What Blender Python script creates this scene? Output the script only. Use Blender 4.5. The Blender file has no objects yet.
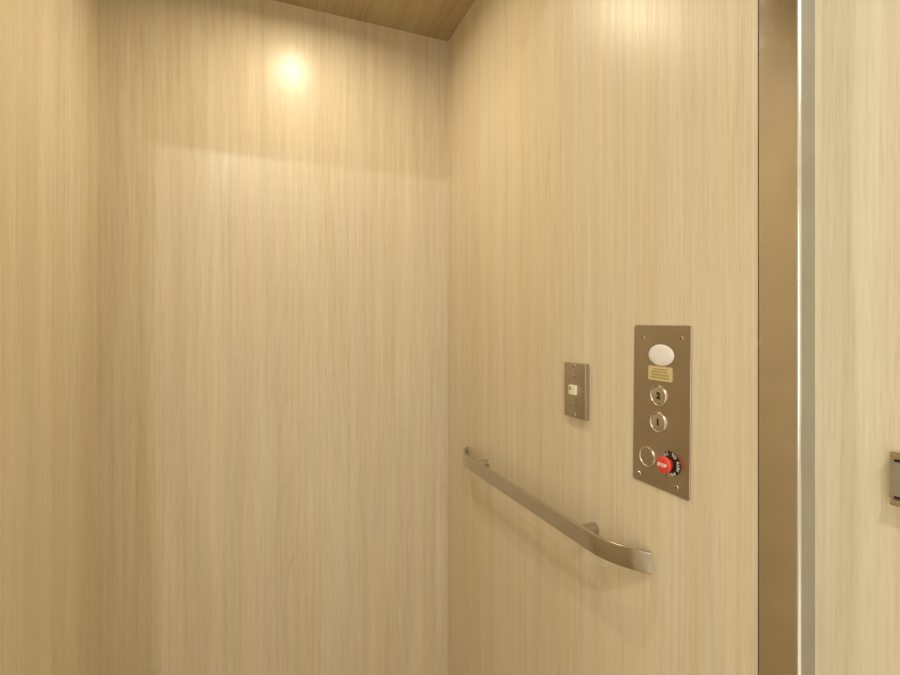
import bpy, bmesh, math, random
from mathutils import Vector, Matrix

random.seed(4)
C = bpy.context.scene.collection
EYE = 1.24
XR, XL, YB, ZC = 0.546, -0.368, 1.397, EYE + 0.896
YF = 0.345                      # front plane of the cab


# ------------------------------------------------------------------ helpers
def tag(o, label=None, cat=None, group=None, kind=None):
    if label: o['label'] = label
    if cat: o['category'] = cat
    if group: o['group'] = group
    if kind: o['kind'] = kind
    return o


def empty(name, loc):
    o = bpy.data.objects.new(name, None)
    o.location = loc
    o.empty_display_size = 0.05
    C.objects.link(o)
    return o


def obj(name, bm, mat, parent=None, origin=None, smooth=False, autosmooth=None):
    """link a bmesh given in world coordinates; origin moves the object's pivot"""
    if origin is None:
        vs = [v.co for v in bm.verts]
        lo = Vector([min(v[i] for v in vs) for i in range(3)])
        hi = Vector([max(v[i] for v in vs) for i in range(3)])
        origin = (lo + hi) / 2
    origin = Vector(origin)
    bmesh.ops.translate(bm, verts=bm.verts, vec=-origin)
    bmesh.ops.recalc_face_normals(bm, faces=bm.faces)
    me = bpy.data.meshes.new(name)
    bm.to_mesh(me)
    bm.free()
    if smooth:
        for p in me.polygons: p.use_smooth = True
        if autosmooth is not None:
            me.set_sharp_from_angle(angle=math.radians(autosmooth))
    me.materials.append(mat)
    o = bpy.data.objects.new(name, me)
    C.objects.link(o)
    if parent:
        o.parent = parent
        p = Vector((0, 0, 0)); q = parent
        while q:
            p += Vector(q.location); q = q.parent
        o.location = origin - p
    else:
        o.location = origin
    return o


def box(bm, x0, x1, y0, y1, z0, z1, bev=0.0, seg=2):
    b = bmesh.new()
    bmesh.ops.create_cube(b, size=1)
    for v in b.verts:
        v.co = Vector(((x0 + x1) / 2 + v.co.x * (x1 - x0), (y0 + y1) / 2 + v.co.y * (y1 - y0),
                       (z0 + z1) / 2 + v.co.z * (z1 - z0)))
    if bev:
        bmesh.ops.bevel(b, geom=b.edges[:], offset=bev, segments=seg, profile=0.5, affect='EDGES')
    me = bpy.data.meshes.new('t'); b.to_mesh(me); b.free()
    bm.from_mesh(me); bpy.data.meshes.remove(me)
    return bm


def boxbm(*a, **k):
    return box(bmesh.new(), *a, **k)


def lathe(bm, prof, centre, sy=1.0, sz=1.0, n=40, axis='x'):
    """revolve (radius, out) pairs about an axis pointing out of the right wall (-x)
       or down from the ceiling (axis z)"""
    c = Vector(centre)
    rings = []
    for r, d in prof:
        ring = []
        for i in range(n):
            a = 2 * math.pi * i / n
            if axis == 'x':
                p = c + Vector((-d, r * math.cos(a) * sy, r * math.sin(a) * sz))
            else:
                p = c + Vector((r * math.cos(a), r * math.sin(a), -d))
            ring.append(bm.verts.new(p))
        rings.append(ring)
    for a, b in zip(rings, rings[1:]):
        for i in range(n):
            bm.faces.new((a[i], a[(i + 1) % n], b[(i + 1) % n], b[i]))
    for ring in (rings[0], rings[-1]):
        if prof[0 if ring is rings[0] else -1][0] > 1e-5:
            bm.faces.new(ring)
    return bm


def rounded_plate(y0, y1, z0, z1, x_wall, depth, r, bev=0.0006, n=6):
    """plate lying on the right wall, corners rounded by r"""
    pts = []
    for cy, cz, a0 in ((y1 - r, z1 - r, 0), (y0 + r, z1 - r, 90), (y0 + r, z0 + r, 180), (y1 - r, z0 + r, 270)):
        for i in range(n + 1):
            a = math.radians(a0 + 90 * i / n)
            pts.append((cy + r * math.cos(a), cz + r * math.sin(a)))
    bm = bmesh.new()
    cy, cz = (y0 + y1) / 2, (z0 + z1) / 2
    prev = None
    for inset, d in ((0, 0), (0, depth - bev), (bev, depth)):
        ring = []
        for y, z in pts:
            dy, dz = y - cy, z - cz
            ring.append(bm.verts.new((x_wall - d, cy + dy * (1 - inset / abs((y1 - y0) / 2)),
                                      cz + dz * (1 - inset / abs((z1 - z0) / 2)))))
        if prev:
            for i in range(len(ring)):
                j = (i + 1) % len(ring)
                bm.faces.new((prev[i], prev[j], ring[j], ring[i]))
        else:
            bm.faces.new(ring)
        prev = ring
    bm.faces.new(prev)
    return bm


def text_bm(s, size, depth=0.0002, fat=0.0):
    """the characters of s as a bmesh in the xy plane, centred"""
    cu = bpy.data.curves.new('t', 'FONT')
    cu.body = s; cu.size = size; cu.extrude = depth; cu.offset = fat
    cu.align_x = 'CENTER'; cu.align_y = 'CENTER'
    cu.resolution_u = 4
    ob = bpy.data.objects.new('t', cu)
    C.objects.link(ob)
    bpy.context.view_layer.update()
    me = bpy.data.meshes.new_from_object(ob.evaluated_get(bpy.context.evaluated_depsgraph_get()))
    bm = bmesh.new(); bm.from_mesh(me)
    bpy.data.objects.remove(ob); bpy.data.curves.remove(cu); bpy.data.meshes.remove(me)
    if bm.verts:
        xs = [v.co.x for v in bm.verts]; ys = [v.co.y for v in bm.verts]
        bmesh.ops.translate(bm, verts=bm.verts, vec=(-(min(xs) + max(xs)) / 2, -(min(ys) + max(ys)) / 2, 0))
    return bm


def wall_text(bm, x, y, z, rot=0.0):
    """stand text on the right wall, reading from inside the cab (right = -y)"""
    m = Matrix(((0, 0, -1, x), (-1, 0, 0, y), (0, 1, 0, z), (0, 0, 0, 1)))
    bm.transform(m @ Matrix.Rotation(rot, 4, 'Z'))
    return bm


# ---------------------------------------------------------------- materials
def srgb(r, g, b):
    f = lambda c: (c / 255 / 12.92) if c / 255 <= 0.04045 else ((c / 255 + 0.055) / 1.055) ** 2.4
    return (f(r), f(g), f(b), 1)


def new_mat(name):
    m = bpy.data.materials.new(name); m.use_nodes = True
    nt = m.node_tree
    bs = nt.nodes['Principled BSDF']
    return m, nt, bs


def plain(name, col, rough=0.5, metal=0.0, emit=None, es=0.0, spec=0.5, mottled=0.04):
    m, nt, bs = new_mat(name)
    n = nt.nodes.new('ShaderNodeTexNoise'); n.inputs['Scale'].default_value = 60
    tc = nt.nodes.new('ShaderNodeTexCoord')
    nt.links.new(tc.outputs['Object'], n.inputs['Vector'])
    mx = nt.nodes.new('ShaderNodeMix'); mx.data_type = 'RGBA'
    mx.inputs['A'].default_value = tuple(c * (1 - mottled) for c in col[:3]) + (1,)
    mx.inputs['B'].default_value = tuple(min(1, c * (1 + mottled)) for c in col[:3]) + (1,)
    nt.links.new(n.outputs['Fac'], mx.inputs['Factor'])
    nt.links.new(mx.outputs['Result'], bs.inputs['Base Color'])
    bs.inputs['Roughness'].default_value = rough
    bs.inputs['Metallic'].default_value = metal
    bs.inputs['Specular IOR Level'].default_value = spec
    if emit:
        bs.inputs['Emission Color'].default_value = emit
        bs.inputs['Emission Strength'].default_value = es
    return m


def wood(name, light, dark, along='z', seed=0.0, rough=0.30, contrast=0.85):
    """rift-cut pale oak laminate: broad tone bands, faint cathedral lines, fine pores"""
    m, nt, bs = new_mat(name)
    N, L = nt.nodes, nt.links
    geo = N.new('ShaderNodeNewGeometry')           # world position: one continuous sheet
    off = N.new('ShaderNodeVectorMath'); off.operation = 'ADD'
    off.inputs[1].default_value = (seed, seed * 0.7, seed * 0.3)
    L.new(geo.outputs['Position'], off.inputs[0])

    def scaled(across, lng):
        v = N.new('ShaderNodeVectorMath'); v.operation = 'MULTIPLY'
        v.inputs[1].default_value = (across, across, lng) if along == 'z' else (across, lng, across)
        L.new(off.outputs[0], v.inputs[0])
        return v.outputs[0]

    def noise(across, lng, detail=2.0, dist=0.0, rgh=0.5):
        n = N.new('ShaderNodeTexNoise')
        n.inputs['Scale'].default_value = 1.0
        n.inputs['Detail'].default_value = detail
        n.inputs['Roughness'].default_value = rgh
        n.inputs['Distortion'].default_value = dist
        L.new(scaled(across, lng), n.inputs['Vector'])
        return n.outputs['Fac']

    def math_(op, a, b=None, c=None):
        n = N.new('ShaderNodeMath'); n.operation = op
        for i, s in enumerate((a, b, c)):
            if s is None: continue
            if isinstance(s, (int, float)): n.inputs[i].default_value = s
            else: L.new(s, n.inputs[i])
        return n.outputs[0]

    def rng(v, a, b, c, d):
        n = N.new('ShaderNodeMapRange')
        n.inputs['From Min'].default_value = a; n.inputs['From Max'].default_value = b
        n.inputs['To Min'].default_value = c; n.inputs['To Max'].default_value = d
        L.new(v, n.inputs['Value'])
        return n.outputs[0]

    bands = noise(17, 0.35, 2.0)
    stripes = noise(75, 1.8, 2.0, dist=0.5)
    fine = noise(300, 5.0, 2.0, rgh=0.6)
    pores = noise(650, 22.0, 1.0)
    field = noise(6.0, 0.60, 1.5, dist=0.22)
    # growth rings: contour lines of a slowly varying field
    ring = math_('PINGPONG', math_('MULTIPLY', field, 22.0), 0.5)
    ring = rng(ring, 0.0, 0.16, 1.0, 0.0)
    mask = rng(noise(6.0, 0.5, 1.0), 0.48, 0.62, 0.0, 1.0)
    ring = math_('MULTIPLY', ring, mask)
    ring = math_('MULTIPLY', ring, rng(noise(160, 9, 1.0), 0.35, 0.6, 0.2, 1.0))
    k = contrast
    f = math_('MULTIPLY_ADD', rng(bands, 0.3, 0.7, -1, 1), 0.20 * k, 0.46)
    f = math_('MULTIPLY_ADD', rng(stripes, 0.3, 0.7, -1, 1), 0.19 * k, f)
    f = math_('MULTIPLY_ADD', rng(fine, 0.3, 0.7, -1, 1), 0.25 * k, f)
    f = math_('MULTIPLY_ADD', ring, 0.34 * k, f)
    f = math_('MULTIPLY_ADD', rng(pores, 0.58, 0.72, 0, 1), 0.38 * k, f)
    mx = N.new('ShaderNodeMix'); mx.data_type = 'RGBA'
    mx.inputs['A'].default_value = light; mx.inputs['B'].default_value = dark
    L.new(f, mx.inputs['Factor'])
    # a slight pink / olive drift across the sheet
    hue = N.new('ShaderNodeHueSaturation')
    L.new(mx.outputs['Result'], hue.inputs['Color'])
    hue.inputs['Value'].default_value = 1.0
    L.new(rng(noise(28, 0.5, 1.0), 0.3, 0.7, 0.493, 0.507), hue.inputs['Hue'])
    L.new(rng(noise(22, 0.4, 1.0), 0.3, 0.7, 0.88, 1.12), hue.inputs['Saturation'])
    L.new(hue.outputs['Color'], bs.inputs['Base Color'])
    L.new(rng(fine, 0.3, 0.7, rough - 0.04, rough + 0.05), bs.inputs['Roughness'])
    bs.inputs['Specular IOR Level'].default_value = 0.42
    bmp = N.new('ShaderNodeBump')
    bmp.inputs['Strength'].default_value = 0.06; bmp.inputs['Distance'].default_value = 0.0006
    L.new(fine, bmp.inputs['Height'])
    L.new(bmp.outputs['Normal'], bs.inputs['Normal'])
    return m


def steel(name, col, rough=0.26, along='z', streak=0.05, aniso=0.0, smudge=0.1):
    m, nt, bs = new_mat(name)
    N, L = nt.nodes, nt.links
    tc = N.new('ShaderNodeNewGeometry')
    v = N.new('ShaderNodeVectorMath'); v.operation = 'MULTIPLY'
    sc = {'z': (900, 900, 6), 'y': (900, 6, 900)}[along]
    v.inputs[1].default_value = sc
    L.new(tc.outputs['Position'], v.inputs[0])
    n = N.new('ShaderNodeTexNoise'); n.inputs['Scale'].default_value = 1; n.inputs['Detail'].default_value = 1
    L.new(v.outputs[0], n.inputs['Vector'])
    n2 = N.new('ShaderNodeTexNoise'); n2.inputs['Scale'].default_value = 22; n2.inputs['Detail'].default_value = 3
    L.new(tc.outputs['Position'], n2.inputs['Vector'])
    r = N.new('ShaderNodeMapRange')
    r.inputs['From Min'].default_value = 0.3; r.inputs['From Max'].default_value = 0.7
    r.inputs['To Min'].default_value = rough - streak; r.inputs['To Max'].default_value = rough + streak
    L.new(n.outputs['Fac'], r.inputs['Value'])
    r2 = N.new('ShaderNodeMath'); r2.operation = 'MULTIPLY_ADD'
    L.new(n2.outputs['Fac'], r2.inputs[0]); r2.inputs[1].default_value = smudge
    L.new(r.outputs[0], r2.inputs[2])
    L.new(r2.outputs[0], bs.inputs['Roughness'])
    mx = N.new('ShaderNodeMix'); mx.data_type = 'RGBA'
    mx.inputs['A'].default_value = tuple(c * 0.78 for c in col[:3]) + (1,)
    mx.inputs['B'].default_value = col
    L.new(n2.outputs['Fac'], mx.inputs['Factor'])
    L.new(mx.outputs['Result'], bs.inputs['Base Color'])
    bs.inputs['Metallic'].default_value = 1.0
    return m


WL, WD = srgb(238, 228, 205), srgb(208, 193, 162)
M = {}
M['wood_back'] = wood('oak_laminate_back', srgb(231, 220, 197), srgb(201, 185, 155), seed=0.0)
M['wood_right'] = wood('oak_laminate_right', srgb(235, 223, 198), srgb(204, 188, 156), seed=3.7, rough=0.36, contrast=0.72)
M['wood_left'] = wood('oak_laminate_left', WL, WD, seed=7.1)
M['wood_front'] = wood('oak_laminate_front', srgb(236, 229, 207), srgb(210, 199, 170), seed=11.3)
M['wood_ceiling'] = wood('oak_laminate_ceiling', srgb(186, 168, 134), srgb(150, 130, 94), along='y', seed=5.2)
M['steel_post'] = steel('brushed_steel_post', (0.76, 0.71, 0.64, 1), 0.17, streak=0.02, smudge=0.14)
M['steel_edge'] = steel('polished_steel_edge', (0.86, 0.84, 0.80, 1), 0.16, streak=0.01, smudge=0.05)
M['steel_return'] = steel('satin_steel_return', (0.56, 0.55, 0.52, 1), 0.46, streak=0.02)
M['steel_plate'] = steel('brushed_steel_plate', (0.50, 0.44, 0.36, 1), 0.30, smudge=0.12)
M['steel_rail'] = steel('brushed_steel_rail', (0.60, 0.56, 0.50, 1), 0.17, along='y', streak=0.03, smudge=0.06)
M['chrome'] = plain('polished_steel', (0.66, 0.60, 0.52, 1), 0.10, 1.0)
M['ring'] = plain('satin_ring', (0.72, 0.66, 0.55, 1), 0.32, 1.0)
M['button'] = steel('brushed_steel_button', (0.66, 0.60, 0.50, 1), 0.34)
M['standoff'] = plain('satin_steel', (0.50, 0.45, 0.37, 1), 0.15, 1.0)
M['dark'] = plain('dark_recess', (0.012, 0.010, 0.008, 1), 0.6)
M['black'] = plain('black_ring', (0.008, 0.008, 0.009, 1), 0.4)
M['red'] = plain('red_plastic', srgb(226, 62, 48), 0.4)
M['white_paint'] = plain('white_marking', srgb(240, 235, 225), 0.5)
M['ivory'] = plain('ivory_plastic', srgb(238, 232, 205), 0.4)
M['lens'] = plain('frosted_lens', srgb(226, 220, 212), 0.45, emit=srgb(235, 228, 222), es=0.12)
M['notice'] = plain('notice_plate', srgb(214, 194, 140), 0.45)
M['notice_ink'] = plain('notice_print', srgb(158, 150, 92), 0.5)
M['ink'] = plain('black_numeral', (0.01, 0.008, 0.006, 1), 0.5)
M['hall'] = plain('hall_paint', srgb(226, 220, 208), 0.7)
M['floor'] = wood('floor_plank', srgb(214, 196, 166), srgb(176, 154, 122), along='y', seed=19.0, rough=0.4)
M['bulb'] = plain('lit_lens', (1, 0.9, 0.7, 1), 0.5, emit=(1, 0.78, 0.48, 1), es=14)
M['hall_bulb'] = plain('hall_lit_lens', (1, 0.95, 0.9, 1), 0.5, emit=(1, 0.9, 0.78, 1), es=6)
M['tile'] = plain('pale_landing_tile', srgb(244, 243, 240), 0.4)
M['trim_white'] = plain('white_enamel', srgb(235, 232, 224), 0.35)

# ----------------------------------------------------------- room structure
T = 0.02
XP0 = XR + 0.0255
def struct(name, bm, mat):
    return tag(obj(name, bm, mat), kind='structure')

struct('wall_back', boxbm(XL - T, XR + T, YB, YB + T, 0, ZC), M['wood_back'])
struct('wall_right', boxbm(XR, XR + T, YF + 0.0465, YB, 0, ZC), M['wood_right'])
struct('wall_left', boxbm(XL - T, XL, YF - 0.045, YB, 0, ZC), M['wood_left'])
# cab ceiling with a round hole for the downlight
DLX, DLY, DLR = 0.10, 1.058, 0.036
bm = bmesh.new()
n = 32
x0, x1, y0, y1 = XL - T, XR + T, YF - 0.045, YB + T
inner = [(DLX + DLR * math.cos(2 * math.pi * i / n), DLY + DLR * math.sin(2 * math.pi * i / n)) for i in range(n)]
outer = []
for i in range(n):
    a = 2 * math.pi * i / n
    dx, dy = math.cos(a), math.sin(a)
    t = min((x1 - DLX) / dx if dx > 1e-9 else ((x0 - DLX) / dx if dx < -1e-9 else 1e9),
            (y1 - DLY) / dy if dy > 1e-9 else ((y0 - DLY) / dy if dy < -1e-9 else 1e9))
    outer.append((DLX + dx * t, DLY + dy * t))
corners = [(x1, y1), (x0, y1), (x0, y0), (x1, y0)]
for z, top in ((ZC, 0), (ZC + T, 1)):
    vi = [bm.verts.new((x, y, z)) for x, y in inner]
    vo = [bm.verts.new((x, y, z)) for x, y in outer]
    for i in range(n):
        j = (i + 1) % n
        bm.faces.new((vi[i], vi[j], vo[j], vo[i]))
        for cx, cy in corners:      # fill the corner triangles
            (ax, ay), (bx, by) = outer[i], outer[j]
            onx = abs(ax - cx) < 1e-6 or abs(bx - cx) < 1e-6
            ony = abs(ay - cy) < 1e-6 or abs(by - cy) < 1e-6
            if onx and ony and not (abs(ax - bx) < 1e-6 or abs(ay - by) < 1e-6):
                bm.faces.new((vo[i], vo[j], bm.verts.new((cx, cy, z))))
    if top == 0: lowi = vi
for i in range(n):
    j = (i + 1) % n
    bm.faces.new((lowi[i], lowi[j], vi[j], vi[i]))
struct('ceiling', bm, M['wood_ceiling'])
struct('floor', boxbm(XL - 0.045, XP0 + T, -0.10, YB + T, -0.02, 0.0), M['floor'])
struct('floor_landing', boxbm(-1.3, 1.3, -2.3, -0.10, -0.02, 0.0), M['tile'])
# front header and left return beside the entrance
struct('trim_1', boxbm(-0.18, XR + 0.025, YF - 0.045, YF, EYE + 0.85, ZC), M['wood_front'])
struct('wall_front', boxbm(XL, -0.18, YF - 0.045, YF, 0, ZC), M['wood_front'])
# pale panelled side beyond the steel post, and the opposite reveal
XP = XR + 0.0255
struct('wall_entry_right', boxbm(XP, XP + T, -0.10, YF + 0.04, 0, EYE + 1.2), M['wood_front'])
struct('wall_entry_left', boxbm(XL - T - 0.025, XL - 0.025, -0.10, YF - 0.045, 0, EYE + 1.2), M['wood_front'])
struct('wall_shaft_head', boxbm(XL - 0.045, XP + T, YF - 0.045, YF - 0.03, ZC + T, EYE + 1.2), M['hall'])
# landing outside
HZ = EYE + 1.2
struct('wall_landing_right', boxbm(1.28, 1.3, -2.3, -0.10, 0, HZ), M['hall'])
struct('wall_landing_left', boxbm(-1.3, -1.28, -2.3, -0.10, 0, HZ), M['hall'])
struct('wall_landing_far', boxbm(-1.3, 1.3, -2.32, -2.3, 0, HZ), M['hall'])
struct('wall_landing_near_right', boxbm(XP, 1.3, -0.12, -0.10, 0, HZ), M['hall'])
struct('wall_landing_near_left', boxbm(-1.3, XL - 0.025, -0.12, -0.10, 0, HZ), M['hall'])
struct('ceiling_landing', boxbm(-1.3, 1.3, -2.3, YF - 0.03, HZ, HZ + 0.02), M['hall'])

# -------------------------------------------------------- steel door post
post = empty('door_post', (XR + 0.012, YF + 0.023, 0))
tag(post, 'tall brushed stainless steel post between the right wall and the pale panel', 'post')
H = ZC
b = boxbm(XR, XP, YF, YF + 0.0465, 0, H)
ed = [e for e in b.edges if abs(e.verts[0].co.z - e.verts[1].co.z) > 1 and abs(e.verts[0].co.x - XR) < 1e-5
      and abs(e.verts[0].co.y - YF) < 1e-5]
bmesh.ops.bevel(b, geom=ed, offset=0.0042, segments=5, profile=0.5, affect='EDGES')
pc = obj('post_cover', b, M['steel_post'], post, smooth=True, autosmooth=40)
pc.data.materials.append(M['steel_edge'])
pc.data.materials.append(M['steel_return'])
for p in pc.data.polygons:
    if p.normal.y < -0.97: p.material_index = 2
    elif p.normal.y < -0.12 and abs(p.normal.z) < 0.1: p.material_index = 1
obj('edge_seam', boxbm(XR - 0.0004, XR + 0.002, YF + 0.0462, YF + 0.0470, 0, H), M['dark'], post)

# ---------------------------------------------------------------- handrail
XS, XE = 0.502, 0.541
ZT, ZB = EYE - 0.3345, EYE - 0.3675
rail = empty('handrail', (XS, 0.91, (ZT + ZB) / 2))
tag(rail, 'flat brushed steel handrail with curved ends on the right wall', 'handrail')
path = []
y_a, y_b, cv = 0.553, 1.243, 0.098
ARC = cv / math.sin(2 * math.atan((XE - XS) / cv))      # end arcs: radius
NP = 90
for i in range(NP + 1):
    y = y_a + (y_b - y_a) * i / NP
    t = max(0, y_a + cv - y, y - (y_b - cv))
    path.append((XS + ARC - math.sqrt(max(0, ARC * ARC - t * t)), y))
bm = bmesh.new()
th = 0.0065
secs = []
for i, (x, y) in enumerate(path):
    a = path[max(0, i - 1)]; c = path[min(NP, i + 1)]
    tx, ty = c[0] - a[0], c[1] - a[1]
    l = math.hypot(tx, ty); nx, ny = ty / l, -tx / l     # towards the wall
    r = 0.0022
    prof = []
    for cd, cz, a0 in ((r, ZB + r, 180), (th - r, ZB + r, 270), (th - r, ZT - r, 0), (r, ZT - r, 90)):
        for q in range(5):
            a_ = math.radians(a0 + 22.5 * q)
            prof.append((cd + r * math.cos(a_), cz + r * math.sin(a_)))
    secs.append([bm.verts.new((x + nx * d, y + ny * d, z)) for d, z in prof])
for a, c in zip(secs, secs[1:]):
    for k in range(20):
        bm.faces.new((a[k], a[(k + 1) % 20], c[(k + 1) % 20], c[k]))
bm.faces.new(secs[0]); bm.faces.new(secs[-1])
obj('rail_bar', bm, M['steel_rail'], rail, smooth=True, autosmooth=35)
for y in (0.688, 1.118):
    bm = bmesh.new()
    L_ = XR - (XS + th)
    lathe(bm, [(0.0112, 0), (0.0112, L_)], (XR, y, (ZT + ZB) / 2 - 0.001), n=32)
    obj('standoff', bm, M['standoff'], rail, smooth=True, autosmooth=35)


# ------------------------------------------------------- control panel
def wp(px, py, xw=0.544):
    """reads a measured spot back into metres on the right wall (y, z)"""
    y = xw / math.tan(math.atan((px - 450) / 479.5) + math.radians(21.6))
    return y, EYE + (328 - py) * (y * 0.9298 + xw * 0.3681) / 479.5


PX = XR - 0.002           # front face of the panel
cop = empty('control_panel', (XR, 0.540, EYE - 0.236))
tag(cop, 'tall steel elevator control panel with numbered buttons and a red stop button', 'control panel')
obj('face_plate', rounded_plate(0.4865, 0.5935, EYE - 0.236, EYE + 0.0042, XR, 0.002, 0.004), M['steel_plate'], cop)


def screw(parent, y, z, x, r=0.0034, d=0.0011):
    s = obj('screw', lathe(bmesh.new(), [(r, 0), (r, d * 0.4), (r * 0.8, d * 0.85), (r * 0.35, d), (0.00001, d)],
                           (x, y, z), n=20), M['chrome'], parent, smooth=True)
    b = bmesh.new()
    box(b, x - d - 0.0002, x - d + 0.0001, y - r * 0.6, y + r * 0.6, z - r * 0.14, z + r * 0.14)
    box(b, x - d - 0.0002, x - d + 0.0001, y - r * 0.14, y + r * 0.14, z - r * 0.6, z + r * 0.6)
    obj('screw_recess', b, M['dark'], s)
    return s


# screws of the panel
for y, z in ((0.5744, 1.2251), (0.5028, 1.2260), (0.5794, 1.0154), (0.5086, 1.0164)):
    screw(cop, y, z, PX)
# oval lamp at the top
y, z = 0.5389, 1.2004
lamp = obj('oval_lamp', lathe(bmesh.new(), [(0.0238, 0), (0.0236, 0.0005), (0.0215, 0.0014), (0.013, 0.0020), (0.00001, 0.0022)],
                              (PX, y, z), sy=1.0, sz=0.655, n=56), M['lens'], cop, smooth=True)
lamp['label'] = 'white oval lamp lens'
# small printed notice below it
y, z = 0.5402, 1.1732
nb = rounded_plate(y - 0.0225, y + 0.0225, z - 0.0105, z + 0.0105, PX, 0.0006, 0.0015, bev=0.0001, n=3)
notice = obj('notice_plate', nb, M['notice'], cop)
b = bmesh.new()
for r_, (w, dz) in enumerate(((0.026, 0.0060), (0.032, 0.0020), (0.034, -0.0020), (0.034, -0.0060))):
    yy = y + w / 2
    while yy > y - w / 2 + 0.002:
        l = random.uniform(0.0022, 0.0052)
        box(b, PX - 0.0008, PX - 0.0005, max(y - w / 2, yy - l), yy, z + dz - 0.0011, z + dz + 0.0011)
        yy -= l + 0.0009
obj('printed_lines', b, M['notice_ink'], notice)


def floor_button(y, z, s):
    r = 0.0150
    btn = obj('floor_button', lathe(bmesh.new(), [(r - 0.0022, 0), (r - 0.0022, 0.0016), (r - 0.0032, 0.0020), (0.00001, 0.0020)],
                                    (PX, y, z), n=44), M['button'], cop, smooth=True, autosmooth=30)
    btn['label'] = 'round steel button marked ' + s
    obj('bezel_ring', lathe(bmesh.new(), [(r - 0.0016, 0), (r - 0.0016, 0.0024), (r - 0.0009, 0.0029), (r, 0.0020), (r, 0)],
                            (PX, y, z), n=44), M['ring'], btn, smooth=True, autosmooth=60)
    t = wall_text(text_bm(s, 0.0125, fat=0.0009), PX - 0.0022, y, z)
    obj('numeral', t, M['ink'], btn)


floor_button(0.5413, 1.1410, '2')
floor_button(0.5417, 1.1020, '1')
# round key switch / blank ring
y, z = 0.5626, 1.0458
k = obj('key_switch', lathe(bmesh.new(), [(0.0136, 0), (0.0136, 0.0012), (0.00001, 0.0013)], (PX, y, z), n=44),
        M['steel_plate'], cop, smooth=True, autosmooth=30)
obj('bezel_ring', lathe(bmesh.new(), [(0.0136, 0), (0.0136, 0.0020), (0.0143, 0.0025), (0.0150, 0.0016), (0.0150, 0)],
                        (PX, y, z), n=44), M['ring'], k, smooth=True, autosmooth=60)
# red mushroom stop button with its black legend ring
y, z = 0.5200, 1.0463
leg = obj('legend_ring', lathe(bmesh.new(), [(0.0182, 0), (0.0182, 0.0008), (0.00001, 0.0009)], (PX, y, z), n=56), M['black'], cop)
b = bmesh.new()
def arc(s, a0, step, rad, size):
    for i, ch in enumerate(s):
        if ch == ' ': continue
        a = math.radians(a0 - step * i)                     # clockwise from the right
        t = wall_text(text_bm(ch, size, depth=0.0001, fat=0.0001), PX - 0.0010,
                      y - rad * math.cos(a), z + rad * math.sin(a), rot=a - math.pi / 2)
        me = bpy.data.meshes.new('t'); t.to_mesh(me); t.free(); b.from_mesh(me); bpy.data.meshes.remove(me)
arc('PULL TO RUN', 158, 17.5, 0.0150, 0.0068)
def arc2(s, a0, step, rad, size):
    for i, ch in enumerate(s):
        if ch == ' ': continue
        a = math.radians(a0 + step * i)
        t = wall_text(text_bm(ch, size, depth=0.0001, fat=0.0001), PX - 0.0010,
                      y - rad * math.cos(a), z + rad * math.sin(a), rot=a + math.pi / 2)
        me = bpy.data.meshes.new('t'); t.to_mesh(me); t.free(); b.from_mesh(me); bpy.data.meshes.remove(me)
arc2('PUSH', 250, 18, 0.0150, 0.0068)
obj('legend_lettering', b, M['white_paint'], leg)
stop = obj('stop_button', lathe(bmesh.new(), [(0.0065, 0.0005), (0.0065, 0.0065), (0.0095, 0.0075), (0.0116, 0.0090), (0.0120, 0.0115),
                                             (0.0116, 0.0135), (0.0100, 0.0146), (0.0060, 0.0152), (0.00001, 0.0154)],
                                (PX, y, z), n=44), M['red'], cop, smooth=True)
stop['label'] = 'red mushroom stop button'
t = text_bm('STOP', 0.0066, depth=0.0004, fat=0.00025)
obj('stop_lettering', wall_text(t, PX - 0.0153, y, z), M['white_paint'], stop)
# the panel hangs a touch out of plumb
cop.rotation_euler = (0.013, 0, 0)
cop.location.y += 0.001

# -------------------------------------------------------- phone wall plate
D = 0.0095
jack = empty('phone_jack_plate', (XR, 0.735, EYE - 0.165))
tag(jack, 'small raised steel phone jack plate with ivory socket left of the control panel', 'wall plate')
b = boxbm(XR - D, XR, 0.7033, 0.7665, EYE - 0.1648, EYE - 0.0645)
ed = [e for e in b.edges if not all(abs(v.co.x - XR) < 1e-6 for v in e.verts)]
bmesh.ops.bevel(b, geom=ed, offset=0.0013, segments=3, profile=0.5, affect='EDGES')
obj('face_plate', b, M['steel_plate'], jack, smooth=True, autosmooth=35)
xf = XR - D
cy = 0.7355
screw(jack, cy - 0.001, EYE - 0.0700, xf, r=0.0042, d=0.0016)
screw(jack, cy - 0.001, EYE - 0.1585, xf, r=0.0042, d=0.0016)
for zz in (EYE - 0.0880, EYE - 0.1400):
    s = obj('mounting_stud', lathe(bmesh.new(), [(0.0016, 0), (0.0016, 0.003), (0.0030, 0.0034), (0.0030, 0.0050), (0.00001, 0.0055)],
                                   (xf, cy - 0.001, zz), n=20), M['steel_plate'], jack, smooth=True, autosmooth=40)
# ivory socket standing slightly proud
zc = EYE - 0.1135
hw, hh = 0.0100, 0.0088
b = boxbm(xf - 0.0055, xf, cy - hw, cy + hw, zc - hh, zc + hh, bev=0.0012)
sk = obj('socket', b, M['ivory'], jack)
sk['label'] = 'ivory plastic phone socket'
obj('socket_opening', boxbm(xf - 0.0058, xf - 0.0050, cy + 0.0028, cy + 0.0062, zc - 0.0005, zc + 0.0058), M['dark'], sk)

# ----------------------------------------------- bracket at the right edge
br = empty('mounting_bracket', (XP, 0.255, EYE - 0.178))
tag(br, 'small steel latch bracket on the pale wood panel at the far right', 'bracket')
y1, y0 = 0.2725, 0.218
zt, zb = EYE - 0.1175, EYE - 0.1690
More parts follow.
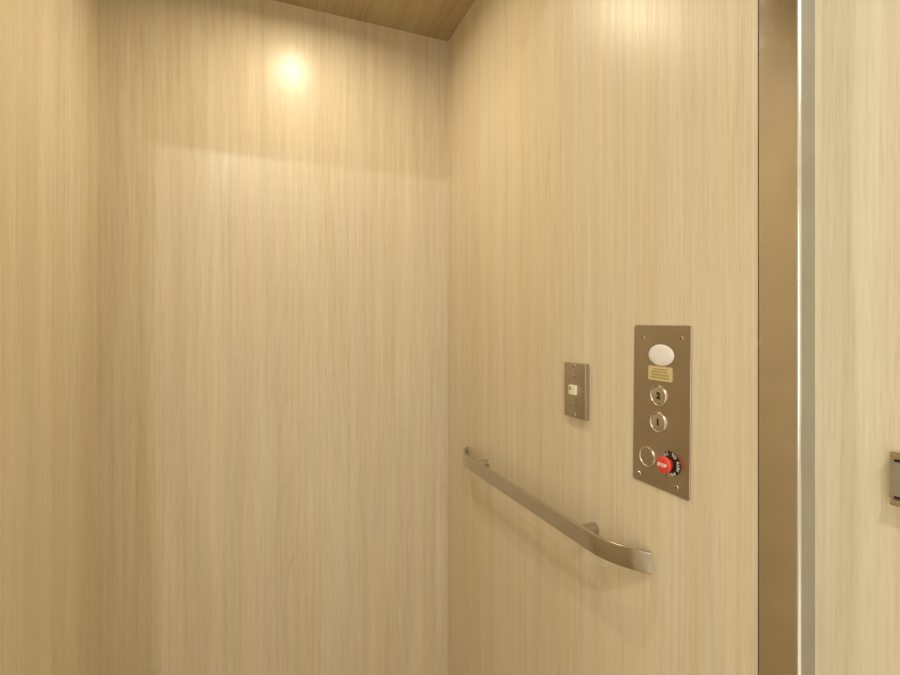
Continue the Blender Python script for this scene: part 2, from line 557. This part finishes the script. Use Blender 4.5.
# a shallow channel: base plate, top and bottom lips
obj('base_plate', boxbm(XP - 0.011, XP, y0, y1, zb + 0.004, zt - 0.004, bev=0.0012), M['steel_return'], br)
for za, zz in ((zt - 0.007, zt), (zb, zb + 0.007)):
    obj('lip', boxbm(XP - 0.0135, XP, y0, y1 - 0.0005, za, zz, bev=0.002, seg=3), M['chrome'], br)
for zz in (zt - 0.020, zb + 0.017):
    screw(br, 0.2600, zz, XP - 0.011, r=0.0036, d=0.0015)
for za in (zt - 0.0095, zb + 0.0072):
    obj('lip_shade_strip', boxbm(XP - 0.0115, XP - 0.0108, y0 + 0.004, y1 - 0.004, za, za + 0.0023), M['dark'], br)  # solid dark strips stand in for the shade beside the lips


# ------------------------------------------------------------- light fittings
def downlight(name, x, y, zc, r, label, bulb):
    t = empty(name, (x, y, zc))
    tag(t, label, 'ceiling light')
    b = bmesh.new()
    lathe(b, [(r - 0.001, -0.001), (r - 0.001, 0.0020), (r + 0.004, 0.0035), (r + 0.012, 0.0012), (r + 0.012, 0.0)],
          (x, y, zc), axis='z', n=40)
    # trim ring only, open in the middle
    b.faces.ensure_lookup_table()
    big = [f for f in b.faces if len(f.verts) > 4]
    bmesh.ops.delete(b, geom=big, context='FACES_ONLY')
    obj('trim_ring', b, M['trim_white'], t, smooth=True)
    b = bmesh.new()
    lathe(b, [(r - 0.001, 0.0), (r - 0.004, -0.012)], (x, y, zc), axis='z', n=40)
    big = [f for f in b.faces if len(f.verts) > 4]
    bmesh.ops.delete(b, geom=big, context='FACES_ONLY')
    obj('reflector', b, M['trim_white'], t, smooth=True)
    b = bmesh.new()
    lathe(b, [(r - 0.004, -0.012), (r - 0.004, -0.016)], (x, y, zc), axis='z', n=40)
    obj('lens', b, bulb, t)
    return t


downlight('ceiling_downlight', DLX, DLY, ZC, DLR - 0.0005, 'round recessed downlight in the oak elevator ceiling, lit', M['bulb'])


def area(name, loc, size, energy, col, rot=(0, 0, 0), spread=180, shape='DISK'):
    l = bpy.data.lights.new(name, 'AREA'); l.shape = shape
    l.size = size
    l.energy = energy; l.color = col; l.spread = math.radians(spread)
    o = bpy.data.objects.new(name, l); o.location = loc; o.rotation_euler = rot
    C.objects.link(o)
    return o


area('downlight_lamp', (DLX, DLY, ZC - 0.004), 0.040, 3.3, (1.0, 0.83, 0.56), spread=168)
# landing ceiling fitting just outside the entrance
LX, LY, LZ = -0.12, -0.52, EYE + 1.14
hl = empty('landing_light', (LX, LY, HZ))
tag(hl, 'small round ceiling light on the landing outside the elevator', 'ceiling light')
obj('housing', lathe(bmesh.new(), [(0.07, 0), (0.07, 0.05), (0.065, 0.054), (0.00001, 0.054)], (LX, LY, HZ), axis='z'),
    M['trim_white'], hl, smooth=True, autosmooth=40)
area('landing_lamp', (LX, LY, LZ), 0.04, 11.5, (1.0, 0.95, 0.82))
# unseen soft fills added to brighten the cab: one overhead, one at left
area('landing_top_fill', (0.0, -1.2, HZ - 0.01), 1.6, 13.5, (1.0, 0.98, 0.88), shape='SQUARE')
area('landing_side_fill', (-1.24, -1.3, 1.2), 1.0, 9.0, (1.0, 0.99, 0.93), rot=(0, math.radians(-90), 0), shape='SQUARE')  # added fill, gives the rail end and post edge a pale reflection

w = bpy.data.worlds.new('World'); bpy.context.scene.world = w
w.use_nodes = True
w.node_tree.nodes['Background'].inputs['Color'].default_value = (1, 0.9, 0.78, 1)
w.node_tree.nodes['Background'].inputs['Strength'].default_value = 0.1

# ------------------------------------------------------------------- camera
cam = bpy.data.cameras.new('camera')
cam.sensor_width = 36; cam.lens = 479.5 / 900 * 36
cam.shift_y = -9.5 / 900
cam.clip_start = 0.01
co = bpy.data.objects.new('camera', cam)
co.location = (0, 0, EYE)
co.rotation_euler = (math.radians(90), 0, math.radians(-21.6))
C.objects.link(co)
bpy.context.scene.camera = co

s = bpy.context.scene
s.view_settings.view_transform = 'Standard'
s.view_settings.look = 'None'
s.view_settings.exposure = 0.0
s.view_settings.gamma = 1.1
s.cycles.max_bounces = 10
s.cycles.diffuse_bounces = 6
s.cycles.sample_clamp_indirect = 4.0
s.cycles.use_denoising = True
